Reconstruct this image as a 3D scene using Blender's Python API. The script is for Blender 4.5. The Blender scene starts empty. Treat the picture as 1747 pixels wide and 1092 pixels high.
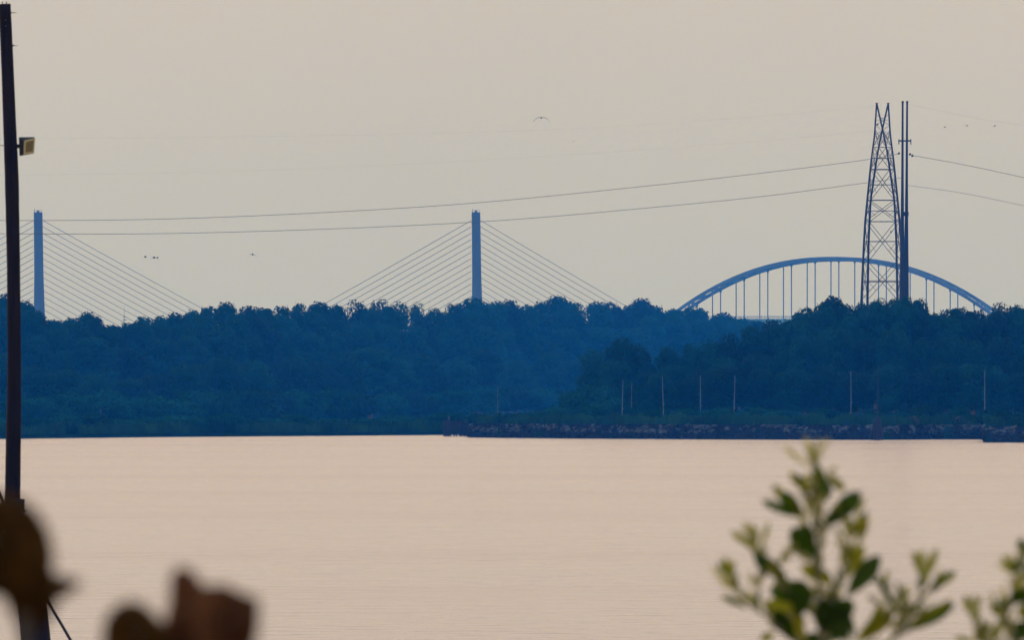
import bpy, math, random
from mathutils import Vector, Matrix, noise
R = math.radians
C = bpy.context.scene.collection
SC = bpy.context.scene

# ------------------------------------------------------------------ camera
K = 5e-5            # radians covered by one pixel of the photograph
HZ = 678.0          # horizon row in the photograph
EYE = 4.0           # eye height above the water
cam = bpy.data.cameras.new('camera')
cam.sensor_width = 36.0
cam.lens = 18.0 / (873.5 * K)
cam.shift_y = (HZ - 546.0) / 1747.0
cam.clip_start = 0.5
cam.clip_end = 60000
cam.dof.use_dof = True
cam.dof.focus_distance = 1400
cam.dof.aperture_fstop = 21.0
cam.dof.aperture_blades = 0
camo = bpy.data.objects.new('camera', cam)
camo.location = (0, 0, EYE)
camo.rotation_euler = (R(90), 0, 0)
C.objects.link(camo)
SC.camera = camo

# ------------------------------------------------------------------ sky, sun, exposure
SUN_EL, SUN_AZ = 16.0, -62.0      # azimuth from the view direction, negative = left
w = bpy.data.worlds.new('World')
SC.world = w
w.use_nodes = True
nt = w.node_tree
nt.nodes.clear()
out = nt.nodes.new('ShaderNodeOutputWorld')
bg = nt.nodes.new('ShaderNodeBackground')
sky = nt.nodes.new('ShaderNodeTexSky')
sky.sky_type = 'NISHITA'
sky.sun_disc = False
sky.sun_elevation = R(SUN_EL)
sky.sun_rotation = R(SUN_AZ)
sky.dust_density = 4.0
skyb = nt.nodes.new('ShaderNodeVectorMath'); skyb.operation = 'SCALE'; skyb.inputs['Scale'].default_value = 0.07
tc = nt.nodes.new('ShaderNodeTexCoord')
sep = nt.nodes.new('ShaderNodeSeparateXYZ')
mr = nt.nodes.new('ShaderNodeMapRange')
mr.inputs['From Min'].default_value = -0.1
mr.inputs['From Max'].default_value = 1.0
ramp = nt.nodes.new('ShaderNodeValToRGB')
def zp(z): return (z + 0.1) / 1.1
cr = ramp.color_ramp
stops = [(0.0, (.54, .57, .55)), (zp(0.0), (.54, .575, .55)), (zp(0.012), (.57, .585, .55)), (zp(0.034), (.66, .63, .555)),
         (zp(0.10), (1.45, 1.13, .92)), (zp(0.32), (1.35, 1.08, .91)), (zp(0.6), (.55, .74, 1.05)), (1.0, (.42, .66, 1.1))]
while len(cr.elements) < len(stops): cr.elements.new(0.5)
for e, (p, c) in zip(cr.elements, stops):
    e.position = p; e.color = (*c, 1)
mix = nt.nodes.new('ShaderNodeMix'); mix.data_type = 'RGBA'
mix.inputs['Factor'].default_value = 0.9
# very soft uneven veil
nz = nt.nodes.new('ShaderNodeTexNoise'); nz.inputs['Scale'].default_value = 22; nz.inputs['Detail'].default_value = 3
vm = nt.nodes.new('ShaderNodeMapRange'); vm.inputs['To Min'].default_value = 0.95; vm.inputs['To Max'].default_value = 1.05
mul = nt.nodes.new('ShaderNodeVectorMath'); mul.operation = 'SCALE'
L = nt.links.new
L(tc.outputs['Generated'], sep.inputs[0]); L(sep.outputs['Z'], mr.inputs['Value']); L(mr.outputs[0], ramp.inputs['Fac'])
L(sky.outputs[0], skyb.inputs[0]); L(skyb.outputs[0], mix.inputs['A']); L(ramp.outputs[0], mul.inputs[0])
L(tc.outputs['Generated'], nz.inputs['Vector']); L(nz.outputs['Fac'], vm.inputs['Value']); L(vm.outputs[0], mul.inputs['Scale'])
L(mul.outputs[0], mix.inputs['B']); L(mix.outputs['Result'], bg.inputs['Color']); L(bg.outputs[0], out.inputs['Surface'])
bg.inputs['Strength'].default_value = 1.0

sl = bpy.data.lights.new('sun', 'SUN')
sl.energy = 0.5; sl.angle = R(10); sl.color = (1.0, .86, .68)
so = bpy.data.objects.new('sun', sl)
sd = Vector((math.sin(R(SUN_AZ)) * math.cos(R(SUN_EL)), math.cos(R(SUN_AZ)) * math.cos(R(SUN_EL)), math.sin(R(SUN_EL))))
so.rotation_euler = sd.to_track_quat('Z', 'Y').to_euler()
so.location = (0, 0, 40)
C.objects.link(so)
vs = SC.view_settings
vs.view_transform = 'Standard'; vs.look = 'None'; vs.exposure = 0; vs.gamma = 1

# ------------------------------------------------------------------ helpers
def P(px, py, d):
    return Vector(((px - 873.5) * K * d, d, EYE + (HZ - py) * K * d))
def X(px, d): return (px - 873.5) * K * d
def Z(py, d): return EYE + (HZ - py) * K * d

def lerp_table(t, x):
    if x <= t[0][0]: return t[0][1]
    for (a, ya), (b, yb) in zip(t, t[1:]):
        if x <= b: return ya + (yb - ya) * (x - a) / max(b - a, 1e-6)
    return t[-1][1]

class MB:
    def __init__(s): s.v = []; s.f = []; s.m = []
    def add(s, vs, fs, mi=0):
        n = len(s.v); s.v += [tuple(p) for p in vs]
        s.f += [tuple(i + n for i in f) for f in fs]; s.m += [mi] * len(fs)
    def box(s, c, sz, rot=None, mi=0):
        c = Vector(c); vs = []
        for z in (-.5, .5):
            for x, y in ((-.5, -.5), (.5, -.5), (.5, .5), (-.5, .5)):
                p = Vector((x * sz[0], y * sz[1], z * sz[2]))
                if rot: p = rot @ p
                vs.append(c + p)
        s.add(vs, [(3, 2, 1, 0), (4, 5, 6, 7), (0, 1, 5, 4), (1, 2, 6, 5), (2, 3, 7, 6), (3, 0, 4, 7)], mi)
    def tube(s, pts, rad, n=8, mi=0, cap=True):
        pts = [Vector(p) for p in pts]
        if not isinstance(rad, (list, tuple)): rad = [rad] * len(pts)
        vs = []; fs = []
        for i, p in enumerate(pts):
            t = (pts[min(i + 1, len(pts) - 1)] - pts[max(i - 1, 0)]).normalized()
            ref = Vector((0, 1, 0)) if abs(t.y) < .9 else Vector((1, 0, 0))
            a = t.cross(ref).normalized(); b = t.cross(a)
            for k in range(n):
                q = 2 * math.pi * k / n
                vs.append(p + (a * math.cos(q) + b * math.sin(q)) * rad[i])
        for i in range(len(pts) - 1):
            for k in range(n):
                k2 = (k + 1) % n
                fs.append((i * n + k, i * n + k2, (i + 1) * n + k2, (i + 1) * n + k))
        if cap:
            fs.append(tuple(range(n - 1, -1, -1))); fs.append(tuple((len(pts) - 1) * n + k for k in range(n)))
        s.add(vs, fs, mi)
    def beam(s, a, b, wd, hg, mi=0):
        a = Vector(a); b = Vector(b); t = (b - a).normalized()
        ref = Vector((0, 0, 1)) if abs(t.z) < .95 else Vector((1, 0, 0))
        x = t.cross(ref).normalized() * wd / 2; y = x.cross(t).normalized() * hg / 2
        vs = [a - x - y, a + x - y, a + x + y, a - x + y, b - x - y, b + x - y, b + x + y, b - x + y]
        s.add(vs, [(3, 2, 1, 0), (4, 5, 6, 7), (0, 1, 5, 4), (1, 2, 6, 5), (2, 3, 7, 6), (3, 0, 4, 7)], mi)
    def build(s, name, mats, parent=None, smooth=False, loc=None):
        me = bpy.data.meshes.new(name)
        me.from_pydata(s.v, [], s.f)
        if not isinstance(mats, (list, tuple)): mats = [mats]
        for m in mats: me.materials.append(m)
        if len(mats) > 1: me.polygons.foreach_set('material_index', s.m)
        if smooth: me.polygons.foreach_set('use_smooth', [True] * len(s.f))
        me.update()
        o = bpy.data.objects.new(name, me); C.objects.link(o)
        if parent: o.parent = parent
        if loc is not None:                # vertices were given in world space: move the origin
            l = Vector(loc)
            me.transform(Matrix.Translation(-l)); o.location = l
        return o

def tag(o, label=None, cat=None, group=None, kind=None):
    if label: o['label'] = label
    if cat: o['category'] = cat
    if group: o['group'] = group
    if kind: o['kind'] = kind
    return o
def empty(name, loc, label, cat, group=None, rz=0):
    o = bpy.data.objects.new(name, None); C.objects.link(o)
    o.location = loc; o.rotation_euler.z = rz; o.empty_display_size = .1
    return tag(o, label, cat, group)
def wparent(mb, name, mats, root, smooth=False):
    """a part whose vertices are in world space, under an unrotated empty"""
    o = mb.build(name, mats, root, smooth)
    o.data.transform(Matrix.Translation(-root.location))
    return o

def mat(name, col, rough=.8, var=0.0, scale=3.0, spec=.3, metal=0.0, bump=0.0, objvar=0.0, translucent=None, stretch=(1, 1, 1), col2=None):
    m = bpy.data.materials.new(name); m.use_nodes = True
    t = m.node_tree; b = t.nodes['Principled BSDF']; o = t.nodes['Material Output']
    b.inputs['Base Color'].default_value = (*col, 1)
    b.inputs['Roughness'].default_value = rough
    b.inputs['Specular IOR Level'].default_value = spec
    b.inputs['Metallic'].default_value = metal
    cs = None
    if var or bump or col2:
        tcn = t.nodes.new('ShaderNodeTexCoord'); mp = t.nodes.new('ShaderNodeMapping'); mp.inputs['Scale'].default_value = stretch
        n = t.nodes.new('ShaderNodeTexNoise'); n.inputs['Scale'].default_value = scale; n.inputs['Detail'].default_value = 5
        t.links.new(tcn.outputs['Object'], mp.inputs[0]); t.links.new(mp.outputs[0], n.inputs['Vector'])
        r = t.nodes.new('ShaderNodeValToRGB')
        c2 = col2 or tuple(min(1, c * (1 + var)) for c in col)
        c1 = tuple(c * (1 - var) for c in col)
        r.color_ramp.elements[0].position = .35; r.color_ramp.elements[1].position = .65
        r.color_ramp.elements[0].color = (*c1, 1); r.color_ramp.elements[1].color = (*c2, 1)
        t.links.new(n.outputs['Fac'], r.inputs[0]); cs = r.outputs[0]
        if bump:
            bp = t.nodes.new('ShaderNodeBump'); bp.inputs['Strength'].default_value = bump
            t.links.new(n.outputs['Fac'], bp.inputs['Height']); t.links.new(bp.outputs[0], b.inputs['Normal'])
    if objvar:
        oi = t.nodes.new('ShaderNodeObjectInfo')
        hs = t.nodes.new('ShaderNodeHueSaturation')
        m1 = t.nodes.new('ShaderNodeMapRange'); m1.inputs['To Min'].default_value = 1 - objvar; m1.inputs['To Max'].default_value = 1 + objvar
        m2 = t.nodes.new('ShaderNodeMapRange'); m2.inputs['To Min'].default_value = .43; m2.inputs['To Max'].default_value = .56
        t.links.new(oi.outputs['Random'], m1.inputs['Value']); t.links.new(oi.outputs['Random'], m2.inputs['Value'])
        t.links.new(m1.outputs[0], hs.inputs['Value']); t.links.new(m2.outputs[0], hs.inputs['Hue'])
        if cs: t.links.new(cs, hs.inputs['Color'])
        else: hs.inputs['Color'].default_value = (*col, 1)
        cs = hs.outputs[0]
    if cs: t.links.new(cs, b.inputs['Base Color'])
    if translucent:
        tr = t.nodes.new('ShaderNodeBsdfTranslucent'); tr.inputs['Color'].default_value = (*translucent[0], 1)
        mx = t.nodes.new('ShaderNodeMixShader'); mx.inputs[0].default_value = translucent[1]
        t.links.new(b.outputs[0], mx.inputs[1]); t.links.new(tr.outputs[0], mx.inputs[2]); t.links.new(mx.outputs[0], o.inputs['Surface'])
    return m

# ------------------------------------------------------------------ materials
M = {}
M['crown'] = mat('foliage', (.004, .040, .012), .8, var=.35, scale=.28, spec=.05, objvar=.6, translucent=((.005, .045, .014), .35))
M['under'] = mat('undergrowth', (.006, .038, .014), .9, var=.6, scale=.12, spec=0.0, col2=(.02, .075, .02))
M['lowleaf'] = mat('shrub_foliage', (.006, .045, .014), .85, var=.4, scale=.3, spec=0.0, objvar=.5)
M['bark'] = mat('bark', (.07, .055, .04), .9, var=.3, scale=3)
M['earth'] = mat('earth', (.006, .022, .012), 1.0, var=.4, scale=.15, spec=0.0)
M['bankearth'] = mat('bank_soil', (.10, .085, .055), .95, var=.4, scale=1.5, bump=.4)
M['rock'] = mat('rock', (.062, .074, .074), .95, var=.5, scale=1.3, spec=0.05)
M['rockdark'] = mat('wet_rock', (.012, .012, .014), .9, spec=0.05, var=.4, scale=1.2)
M['palerock'] = mat('pale_rock', (.16, .165, .17), .9, var=.2, scale=2)
M['concrete'] = mat('concrete', (.07, .085, .09), .85, var=.08, scale=.15)
M['stay'] = mat('stay_sheath', (.05, .045, .04), .6)
M['steel'] = mat('painted_steel', (.07, .085, .11), .6, var=.15, scale=.2)
M['deck'] = mat('deck_steel', (.10, .22, .20), .7, var=.1, scale=.1)
M['darksteel'] = mat('weathered_steel', (.012, .012, .016), .7)
M['wire'] = mat('conductor', (.10, .10, .10), .6)
M['oldwood'] = mat('weathered_wood', (.10, .145, .15), .9, var=.25, scale=2)
M['greywood'] = mat('grey_wood', (.055, .075, .08), .9, var=.25, scale=2)
M['wetwood'] = mat('wet_timber', (.018, .015, .015), .8, var=.3, scale=2)
M['pole'] = mat('creosoted_timber', (.012, .007, .006), .85, spec=.1, var=.5, scale=6, bump=.3, stretch=(3, 3, .25))
M['metal'] = mat('dark_fitting', (.02, .02, .02), .5, metal=.6)
M['lamphouse'] = mat('lamp_housing', (.022, .02, .015), .6)
M['lampframe'] = mat('lamp_frame', (.42, .33, .15), .5)
M['lens'] = mat('lamp_glass', (.17, .12, .035), .5, spec=.2)
M['bird'] = mat('bird_plumage', (.03, .028, .028), .8)
M['white'] = mat('white_marker', (.8, .8, .78), .5)
M['leafdark'] = mat('leaf_dark', (.020, .040, .001), .6, var=.35, scale=30, spec=.15, translucent=((.08, .15, .003), .32))
M['leafmid'] = mat('leaf_olive', (.085, .09, .002), .6, var=.3, scale=30, spec=.15, translucent=((.42, .38, .02), .5))
M['leafpale'] = mat('leaf_pale', (.28, .26, .07), .6, var=.2, scale=30, spec=.15, translucent=((.62, .55, .20), .5))
M['twig'] = mat('twig', (.16, .14, .07), .7, var=.2, scale=40)
M['dry'] = mat('dried_leaf', (.06, .028, .006), .9, var=.4, scale=18, spec=.05, bump=.4, translucent=((.20, .07, .008), .2))
M['dryred'] = mat('dried_petal', (.10, .042, .018), .9, var=.4, scale=18, spec=.05, bump=.4, translucent=((.30, .10, .035), .26))
M['drystem'] = mat('dried_stem', (.06, .045, .03), .9)

# water
wm = bpy.data.materials.new('water'); wm.use_nodes = True
t = wm.node_tree; b = t.nodes['Principled BSDF']
b.inputs['Base Color'].default_value = (.035, .05, .05, 1)
b.inputs['Roughness'].default_value = .17
b.inputs['IOR'].default_value = 1.33
ge = t.nodes.new('ShaderNodeNewGeometry')
def wnoise(sc, st, det):
    mp = t.nodes.new('ShaderNodeMapping'); mp.inputs['Scale'].default_value = sc
    n = t.nodes.new('ShaderNodeTexNoise'); n.inputs['Scale'].default_value = 1; n.inputs['Detail'].default_value = det
    t.links.new(ge.outputs['Position'], mp.inputs[0]); t.links.new(mp.outputs[0], n.inputs['Vector'])
    bp = t.nodes.new('ShaderNodeBump'); bp.inputs['Strength'].default_value = st; bp.inputs['Distance'].default_value = 1
    t.links.new(n.outputs['Fac'], bp.inputs['Height']); return bp
b1 = wnoise((.8, .7, 1), .27, 5)
b2 = wnoise((.05, .03, 1), .8, 4)
t.links.new(b1.outputs[0], b2.inputs['Normal']); t.links.new(b2.outputs[0], b.inputs['Normal'])
mpw = t.nodes.new('ShaderNodeMapping'); mpw.inputs['Scale'].default_value = (.004, .016, 1)
nw = t.nodes.new('ShaderNodeTexNoise'); nw.inputs['Scale'].default_value = 1; nw.inputs['Detail'].default_value = 4
rw = t.nodes.new('ShaderNodeMapRange'); rw.inputs['From Min'].default_value = .35; rw.inputs['From Max'].default_value = .65
rw.inputs['To Min'].default_value = .135; rw.inputs['To Max'].default_value = .195
t.links.new(ge.outputs['Position'], mpw.inputs[0]); t.links.new(mpw.outputs[0], nw.inputs['Vector']); t.links.new(nw.outputs['Fac'], rw.inputs['Value']); t.links.new(rw.outputs[0], b.inputs['Roughness'])
M['water'] = wm

# ------------------------------------------------------------------ setting: water, land
o = MB(); FAR = 5250
o.add([(-2400, -60, 0), (2400, -60, 0), (2400, FAR, 0), (-2400, FAR, 0)], [(0, 1, 2, 3)])
tag(o.build('water', M['water']), kind='structure')

shore = [(-1200, 1090), (-300, 1118), (0, 1130), (160, 1160), (300, 1185), (500, 1212), (700, 1240), (760, 1250), (792, 1252), (800, 1176), (860, 1160),
         (980, 1143), (1200, 1120), (1420, 1108), (1520, 1108), (1600, 1119), (1679, 1119), (1682, 1046), (1747, 1044), (2300, 1040), (3200, 1030)]
def bankz(px): return 0.55 if px < 795 else 1.45
def land():
    mb = MB(); vs = []; fs = []
    cols = []
    px = -1200
    while px <= 3200:
        cols.append(px); px += 8 if -100 < px < 1900 else 60
    prof = [(-1.5, -.6), (0, -.02), (1.2, .35), (2.6, .75), (4.2, 1.0), (9, 1.05), (25, 1.1), (80, 1.15)]
    nr = len(prof) + 3
    for px in cols:
        d0 = lerp_table(shore, px) + noise.noise(Vector((px * .03, 0, 3))) * 1.5
        bz = bankz(px)
        x0 = (px - 873.5) * K
        for dd, zz in prof:
            d = d0 + dd
            z = zz * bz if zz > 0 else zz
            z += noise.noise(Vector((x0 * d * .3, d * .3, 1))) * .12 * (zz > .3)
            vs.append((x0 * d, d, z))
        back = lerp_table([(-1200, 1330), (-150, 1540), (400, 1700), (760, 2040), (1000, 2360), (1300, 2510), (1330, 1360), (3200, 1340)], px)
        for d, z in ((back, 1.2), (back + 90, 6.5), (5200, 6.5)):
            vs.append((x0 * d, d, z + noise.noise(Vector((x0 * d * .02, d * .01, 4))) * .4 * (z > 2)))
    for i in range(len(cols) - 1):
        for j in range(nr - 1):
            a = i * nr + j
            fs.append((a, a + nr, a + nr + 1, a + 1))
    mb.add(vs, fs)
    return mb.build('far_bank', M['earth'], smooth=True)
tag(land(), kind='structure')

def nearbank():
    mb = MB(); nx, ny = 60, 60; vs = []; fs = []
    for j in range(ny + 1):
        y = -38 + 84 * j / ny
        for i in range(nx + 1):
            x = -40 + 80 * i / nx
            base = 2.3 if y < 26 else 2.3 - (y - 26) * .16
            base += noise.noise(Vector((x * .35, y * .35, 0))) * .13
            vs.append((x, y, base))
    for j in range(ny):
        for i in range(nx):
            a = j * (nx + 1) + i
            fs.append((a, a + 1, a + nx + 2, a + nx + 1))
    mb.add(vs, fs)
    return mb.build('near_bank', M['bankearth'], smooth=True)
tag(nearbank(), kind='structure')

# ------------------------------------------------------------------ haze
hz = MB(); hz.box((0, 2600, 98), (5000, 5400, 206))
hm = bpy.data.materials.new('haze_air'); hm.use_nodes = True
t = hm.node_tree; t.nodes.remove(t.nodes['Principled BSDF'])
pv = t.nodes.new('ShaderNodeVolumePrincipled')
pv.inputs['Color'].default_value = (.015, .27, 1.0, 1)
pv.inputs['Density'].default_value = 2.0e-4
pv.inputs['Absorption Color'].default_value = (1, 1, 1, 1)
pv.inputs['Anisotropy'].default_value = 0.0
t.links.new(pv.outputs[0], t.nodes['Material Output'].inputs['Volume'])
hzo = tag(hz.build('haze', hm), kind='stuff')
hzo['label'] = 'thin blue haze lying over the river and far woods'; hzo['category'] = 'haze'

# ------------------------------------------------------------------ trees
def leafquad(vs, fs, p, nrm, s, rnd):
    t1 = nrm.orthogonal().normalized()
    a = rnd.uniform(0, 6.283)
    t1 = Matrix.Rotation(a, 3, nrm) @ t1; t2 = nrm.cross(t1)
    n = len(vs)
    vs += [tuple(p - t1 * s), tuple(p + t2 * s * .7 + nrm * s * .15), tuple(p + t1 * s), tuple(p - t2 * s * .7)]
    fs.append((n, n + 1, n + 2, n + 3))

def rand_dir(rnd):
    while True:
        v = Vector((rnd.uniform(-1, 1), rnd.uniform(-1, 1), rnd.uniform(-1, 1)))
        if .05 < v.length < 1: return v.normalized()

def make_tree(seed, H, W, zb, nl, nleaf, ls, flat=1.0):
    """crown between zb*H and H, width W; returns (crown mesh, trunk mesh)"""
    rnd = random.Random(seed)
    vs = []; fs = []
    zc = H * (1 + zb) / 2; rz = H * (1 - zb) / 2; rx = W / 2
    lobes = [(Vector((rnd.uniform(-.1, .1) * W, rnd.uniform(-.1, .1) * W, H - .30 * W * flat)), .30 * W)]
    for i in range(nl):
        q = 6.283 * (i * .618 + rnd.uniform(-.08, .08)); hgt = rnd.uniform(-.9, .95)
        rr = math.sqrt(max(0.05, 1 - abs(hgt) ** 2.6))
        lr = W * rnd.uniform(.13, .27)
        c = Vector((math.cos(q) * rr * (rx - lr * .8), math.sin(q) * rr * (rx - lr * .8), zc + hgt * (rz - lr)))
        lobes.append((c, lr))
    tot = sum(l[1] ** 2 for l in lobes)
    for c, lr in lobes:
        k = int(nleaf * lr * lr / tot)
        for _ in range(k):
            d = rand_dir(rnd)
            r = lr * (rnd.uniform(.35, 1.0) ** .5) * 1.06 * (1 + .22 * noise.noise(d * 2.6 + c))
            p = c + Vector((d.x, d.y, d.z * .85)) * r
            nn = (d + rand_dir(rnd) * .55).normalized()
            leafquad(vs, fs, p, nn, ls * rnd.uniform(.6, 1.25), rnd)
    for _ in range(int(nleaf * .16)):
        d = rand_dir(rnd) * (rnd.random() ** .4) * .72
        p = Vector((d.x * rx, d.y * rx, zc + d.z * rz))
        leafquad(vs, fs, p, rand_dir(rnd), ls * 2.0, rnd)
    cm = bpy.data.meshes.new('crown'); cm.from_pydata(vs, [], fs); cm.materials.append(M['crown'])
    tb = MB()
    lean = Vector((rnd.uniform(-.3, .3), rnd.uniform(-.3, .3), 0))
    tb.tube([Vector((0, 0, -.5)), Vector((0, 0, H * .3)) + lean * .5, Vector((0, 0, H * .6)) + lean, Vector((0, 0, H * .86)) + lean], [H * .016, H * .013, H * .009, H * .003], 7)
    for c, lr in lobes[:9]:
        z0 = min(c.z * .75, H * .6)
        tb.tube([Vector((0, 0, z0)) + lean * (z0 / H), Vector((c.x * .5, c.y * .5, (z0 + c.z) / 2 + .1)), c], [H * .006, H * .004, H * .002], 5)
    tm = bpy.data.meshes.new('trunk'); tm.from_pydata(tb.v, [], tb.f); tm.materials.append(M['bark'])
    return cm, tm

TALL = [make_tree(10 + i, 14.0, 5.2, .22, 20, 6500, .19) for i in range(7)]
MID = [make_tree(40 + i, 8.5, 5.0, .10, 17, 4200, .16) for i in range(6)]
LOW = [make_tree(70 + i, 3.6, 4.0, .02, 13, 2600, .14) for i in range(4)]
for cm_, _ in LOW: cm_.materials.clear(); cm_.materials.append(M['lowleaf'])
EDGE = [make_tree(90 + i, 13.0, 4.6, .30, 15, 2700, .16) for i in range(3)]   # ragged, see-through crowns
rt = random.Random(5)

def tree(px, ytop, d, Wpx, label, kind=None, group='trees of the far wooded shore', lib=None):
    zg = 1.1 if px >= 795 else .6
    H = Z(ytop, d) - zg
    if lib is None: lib = TALL if H > 10.5 else (MID if H > 5 else LOW)
    base = {id(TALL): (14.0, 5.2), id(MID): (8.5, 5.0), id(LOW): (3.6, 4.0), id(EDGE): (13.0, 4.6)}[id(lib)]
    cm, tm = rt.choice(lib)
    name = 'tree' if H > 4 else 'shrub'
    o = empty(name, (X(px, d), d, zg), label, name, group, rt.uniform(0, 6.28))
    sxy = Wpx * K * d / base[1]; sz = H / base[0]
    o.scale = (sxy, sxy, sz)
    for nm, me in (('crown', cm), ('trunk' if name == 'tree' else 'stem', tm)):
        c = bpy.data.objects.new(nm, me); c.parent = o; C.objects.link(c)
    return o

ORD = ['first', 'second', 'third', 'fourth', 'fifth', 'sixth', 'seventh', 'eighth', 'ninth', 'tenth', 'eleventh', 'twelfth', 'thirteenth', 'fourteenth', 'fifteenth', 'sixteenth', 'seventeenth', 'eighteenth', 'nineteenth', 'twentieth']
marks = [(-400, 'left frame edge'), (22, 'leaning timber pole'), (70, 'left bridge pylon'), (431, 'lone small bird'), (812, 'central bridge pylon'),
         (1172, 'left foot of the arch'), (1500, 'lattice tower'), (1690, 'right foot of the arch')]
cnt = {}
def ridge_label(px, look):
    i = max(k for k, m_ in enumerate(marks) if px >= m_[0])
    n = cnt.get(i, 0); cnt[i] = n + 1
    return f'{look} on the skyline, {ORD[n]} crown right of the {marks[i][1]}'

# crowns that make the skyline: (x, top, width) in photo pixels
skyA = [(-125, 500, 90), (-70, 505, 80), (-25, 500, 70), (4, 499, 56), (40, 510, 52), (62, 528, 36), (92, 542, 50), (124, 539, 46), (149, 529, 36), (163, 536, 28), (192, 552, 46), (218, 548, 40),
        (246, 537, 44), (272, 536, 36), (300, 531, 44), (330, 526, 40), (358, 519, 46), (386, 512, 40), (420, 518, 40), (448, 521, 44), (480, 519, 44), (512, 514, 34), (546, 512, 52), (574, 517, 40),
        (608, 508, 38), (646, 507, 40), (683, 511, 36), (712, 512, 32), (744, 523, 40), (775, 515, 44), (812, 505, 60), (848, 511, 46), (872, 509, 44), (900, 516, 40), (924, 511, 36), (956, 501, 54),
        (984, 513, 36), (1018, 512, 48), (1044, 513, 42), (1070, 517, 40), (1094, 506, 44), (1118, 518, 40), (1148, 524, 46), (1174, 521, 36), (1194, 522, 40), (1232, 531, 52), (1262, 540, 50), (1290, 544, 46)]
skyB = [(1320, 543, 50), (1346, 543, 40), (1374, 522, 50), (1400, 513, 34), (1422, 502, 46), (1448, 516, 40), (1472, 514, 40), (1498, 505, 40), (1524, 506, 40), (1546, 503, 40), (1566, 506, 34), (1592, 531, 44), (1616, 525, 36),
        (1636, 521, 40), (1662, 526, 44), (1688, 533, 36), (1706, 511, 40), (1730, 517, 44), (1756, 520, 50), (1800, 512, 60), (1850, 518, 60)]
def dA(px): return lerp_table([(-150, 1480), (400, 1640), (760, 1980), (1000, 2300), (1300, 2450)], px)
for px, yt, wd in skyA:
    if px < 830: lk = 'dark blue tree'
    else: lk = 'pale distant tree'
    tree(px, yt, dA(px) + rt.uniform(-12, 12), wd * 1.3, ridge_label(px, lk), lib=(EDGE if 595 < px < 730 else None))
for px, yt, wd in skyB:
    tree(px, yt, 1290 + rt.uniform(-10, 10), wd * 1.3, ridge_label(px, 'dark near tree'), lib=(EDGE if px in (1706, 1400, 1498) else None))

tA = [(p, y) for p, y, _ in skyA]; tB = [(p, y) for p, y, _ in skyB]
# frontal profile of the nearer headland on the right
tH = [(850, 742), (880, 722), (900, 706), (940, 676), (965, 655), (990, 622), (1010, 590), (1030, 582), (1060, 569), (1082, 572), (1105, 596), (1130, 582), (1160, 573), (1190, 585), (1212, 576), (1245, 560), (1270, 550), (1320, 548)] + [(p, y + 12) for p, y in tB[2:]]
def rows(table, x0, x1, step, offs, dfun, w0, what, group):
    for k, off in enumerate(offs):
        px = x0 + rt.uniform(0, step)
        while px < x1:
            yt = lerp_table(table, px) + off + rt.uniform(-9, 9)
            d = dfun(px, k)
            if yt < 716: tree(px, yt, d, w0 * rt.uniform(.85, 1.25), what(px, k), group=group)
            px += step * rt.uniform(.8, 1.2)
def wA(px, k):
    lvl = ['just under the treetop line', 'halfway down the wood', 'low in the wood', 'at the foot of the wood'][min(k, 3)]
    z = 'left part' if px < 430 else ('middle' if px < 830 else 'paler distance')
    return f'hazy tree {lvl}, in the {z} of the far shore'
rows(tA, -140, 1290, 44, (14,), lambda p, k: dA(p) - 16, 66, lambda p, k: wA(p, 0), 'trees just under the far treetops')
rows(tA, -140, 1120, 52, (48,), lambda p, k: dA(p) - 34, 76, lambda p, k: wA(p, 1), 'trees halfway down the far wood')
rows(tA, -140, 1000, 54, (92,), lambda p, k: lerp_table([(-150, 1340), (400, 1470), (760, 1750), (1000, 2050)], p), 80, lambda p, k: wA(p, 2), 'trees low in the far wood')
rows([(-140, 672), (300, 668), (600, 664), (1000, 652)], -140, 930, 50, (0,), lambda p, k: lerp_table([(-150, 1290), (400, 1400), (760, 1650), (1000, 1950)], p), 84, lambda p, k: wA(p, 3), 'trees at the foot of the far wood')
def wB(px, k):
    lvl = ['near its top', 'at mid height', 'low down'][min(k, 2)]
    z = 'left flank' if px < 1180 else ('middle' if px < 1480 else 'right part')
    return f'dark tree {lvl}, {z} of the nearer headland'
rows(tH, 1000, 1860, 40, (0,), lambda p, k: 1245, 62, lambda p, k: wB(p, 0), 'trees near the top of the headland')
rows(tH, 960, 1860, 46, (42,), lambda p, k: 1215, 70, lambda p, k: wB(p, 1), 'trees at mid height on the headland')
rows([(940, 690), (1000, 660), (1100, 640), (1300, 626), (1860, 622)], 935, 1860, 50, (0,), lambda p, k: 1180 if p < 1500 else 1172, 74, lambda p, k: wB(p, 2), 'trees low on the headland')
# low shrubs along both shores
def shrubs(x0, x1, step, ys, dfun, wpx, lab, grp):
    px = x0
    while px < x1:
        tree(px, ys(px) + rt.uniform(-7, 7), dfun(px), wpx * rt.uniform(.8, 1.3), lab, group=grp, lib=LOW)
        px += step * rt.uniform(.7, 1.3)
shrubs(-140, 800, 46, lambda p: 708, lambda p: lerp_table(shore, p) + 14, 74, 'low dark shrub at the waterline of the left shore', 'shrubs along the left shore')
shrubs(845, 1000, 36, lambda p: lerp_table([(845, 722), (900, 700), (1000, 690)], p), lambda p: 1172, 56, 'low dark shrub on the tip of the headland', 'shrubs on the headland tip')
shrubs(1010, 1860, 58, lambda p: 696, lambda p: lerp_table(shore, p) + 22, 66, 'low green shrub above the rocky shore', 'shrubs above the riprap')

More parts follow.
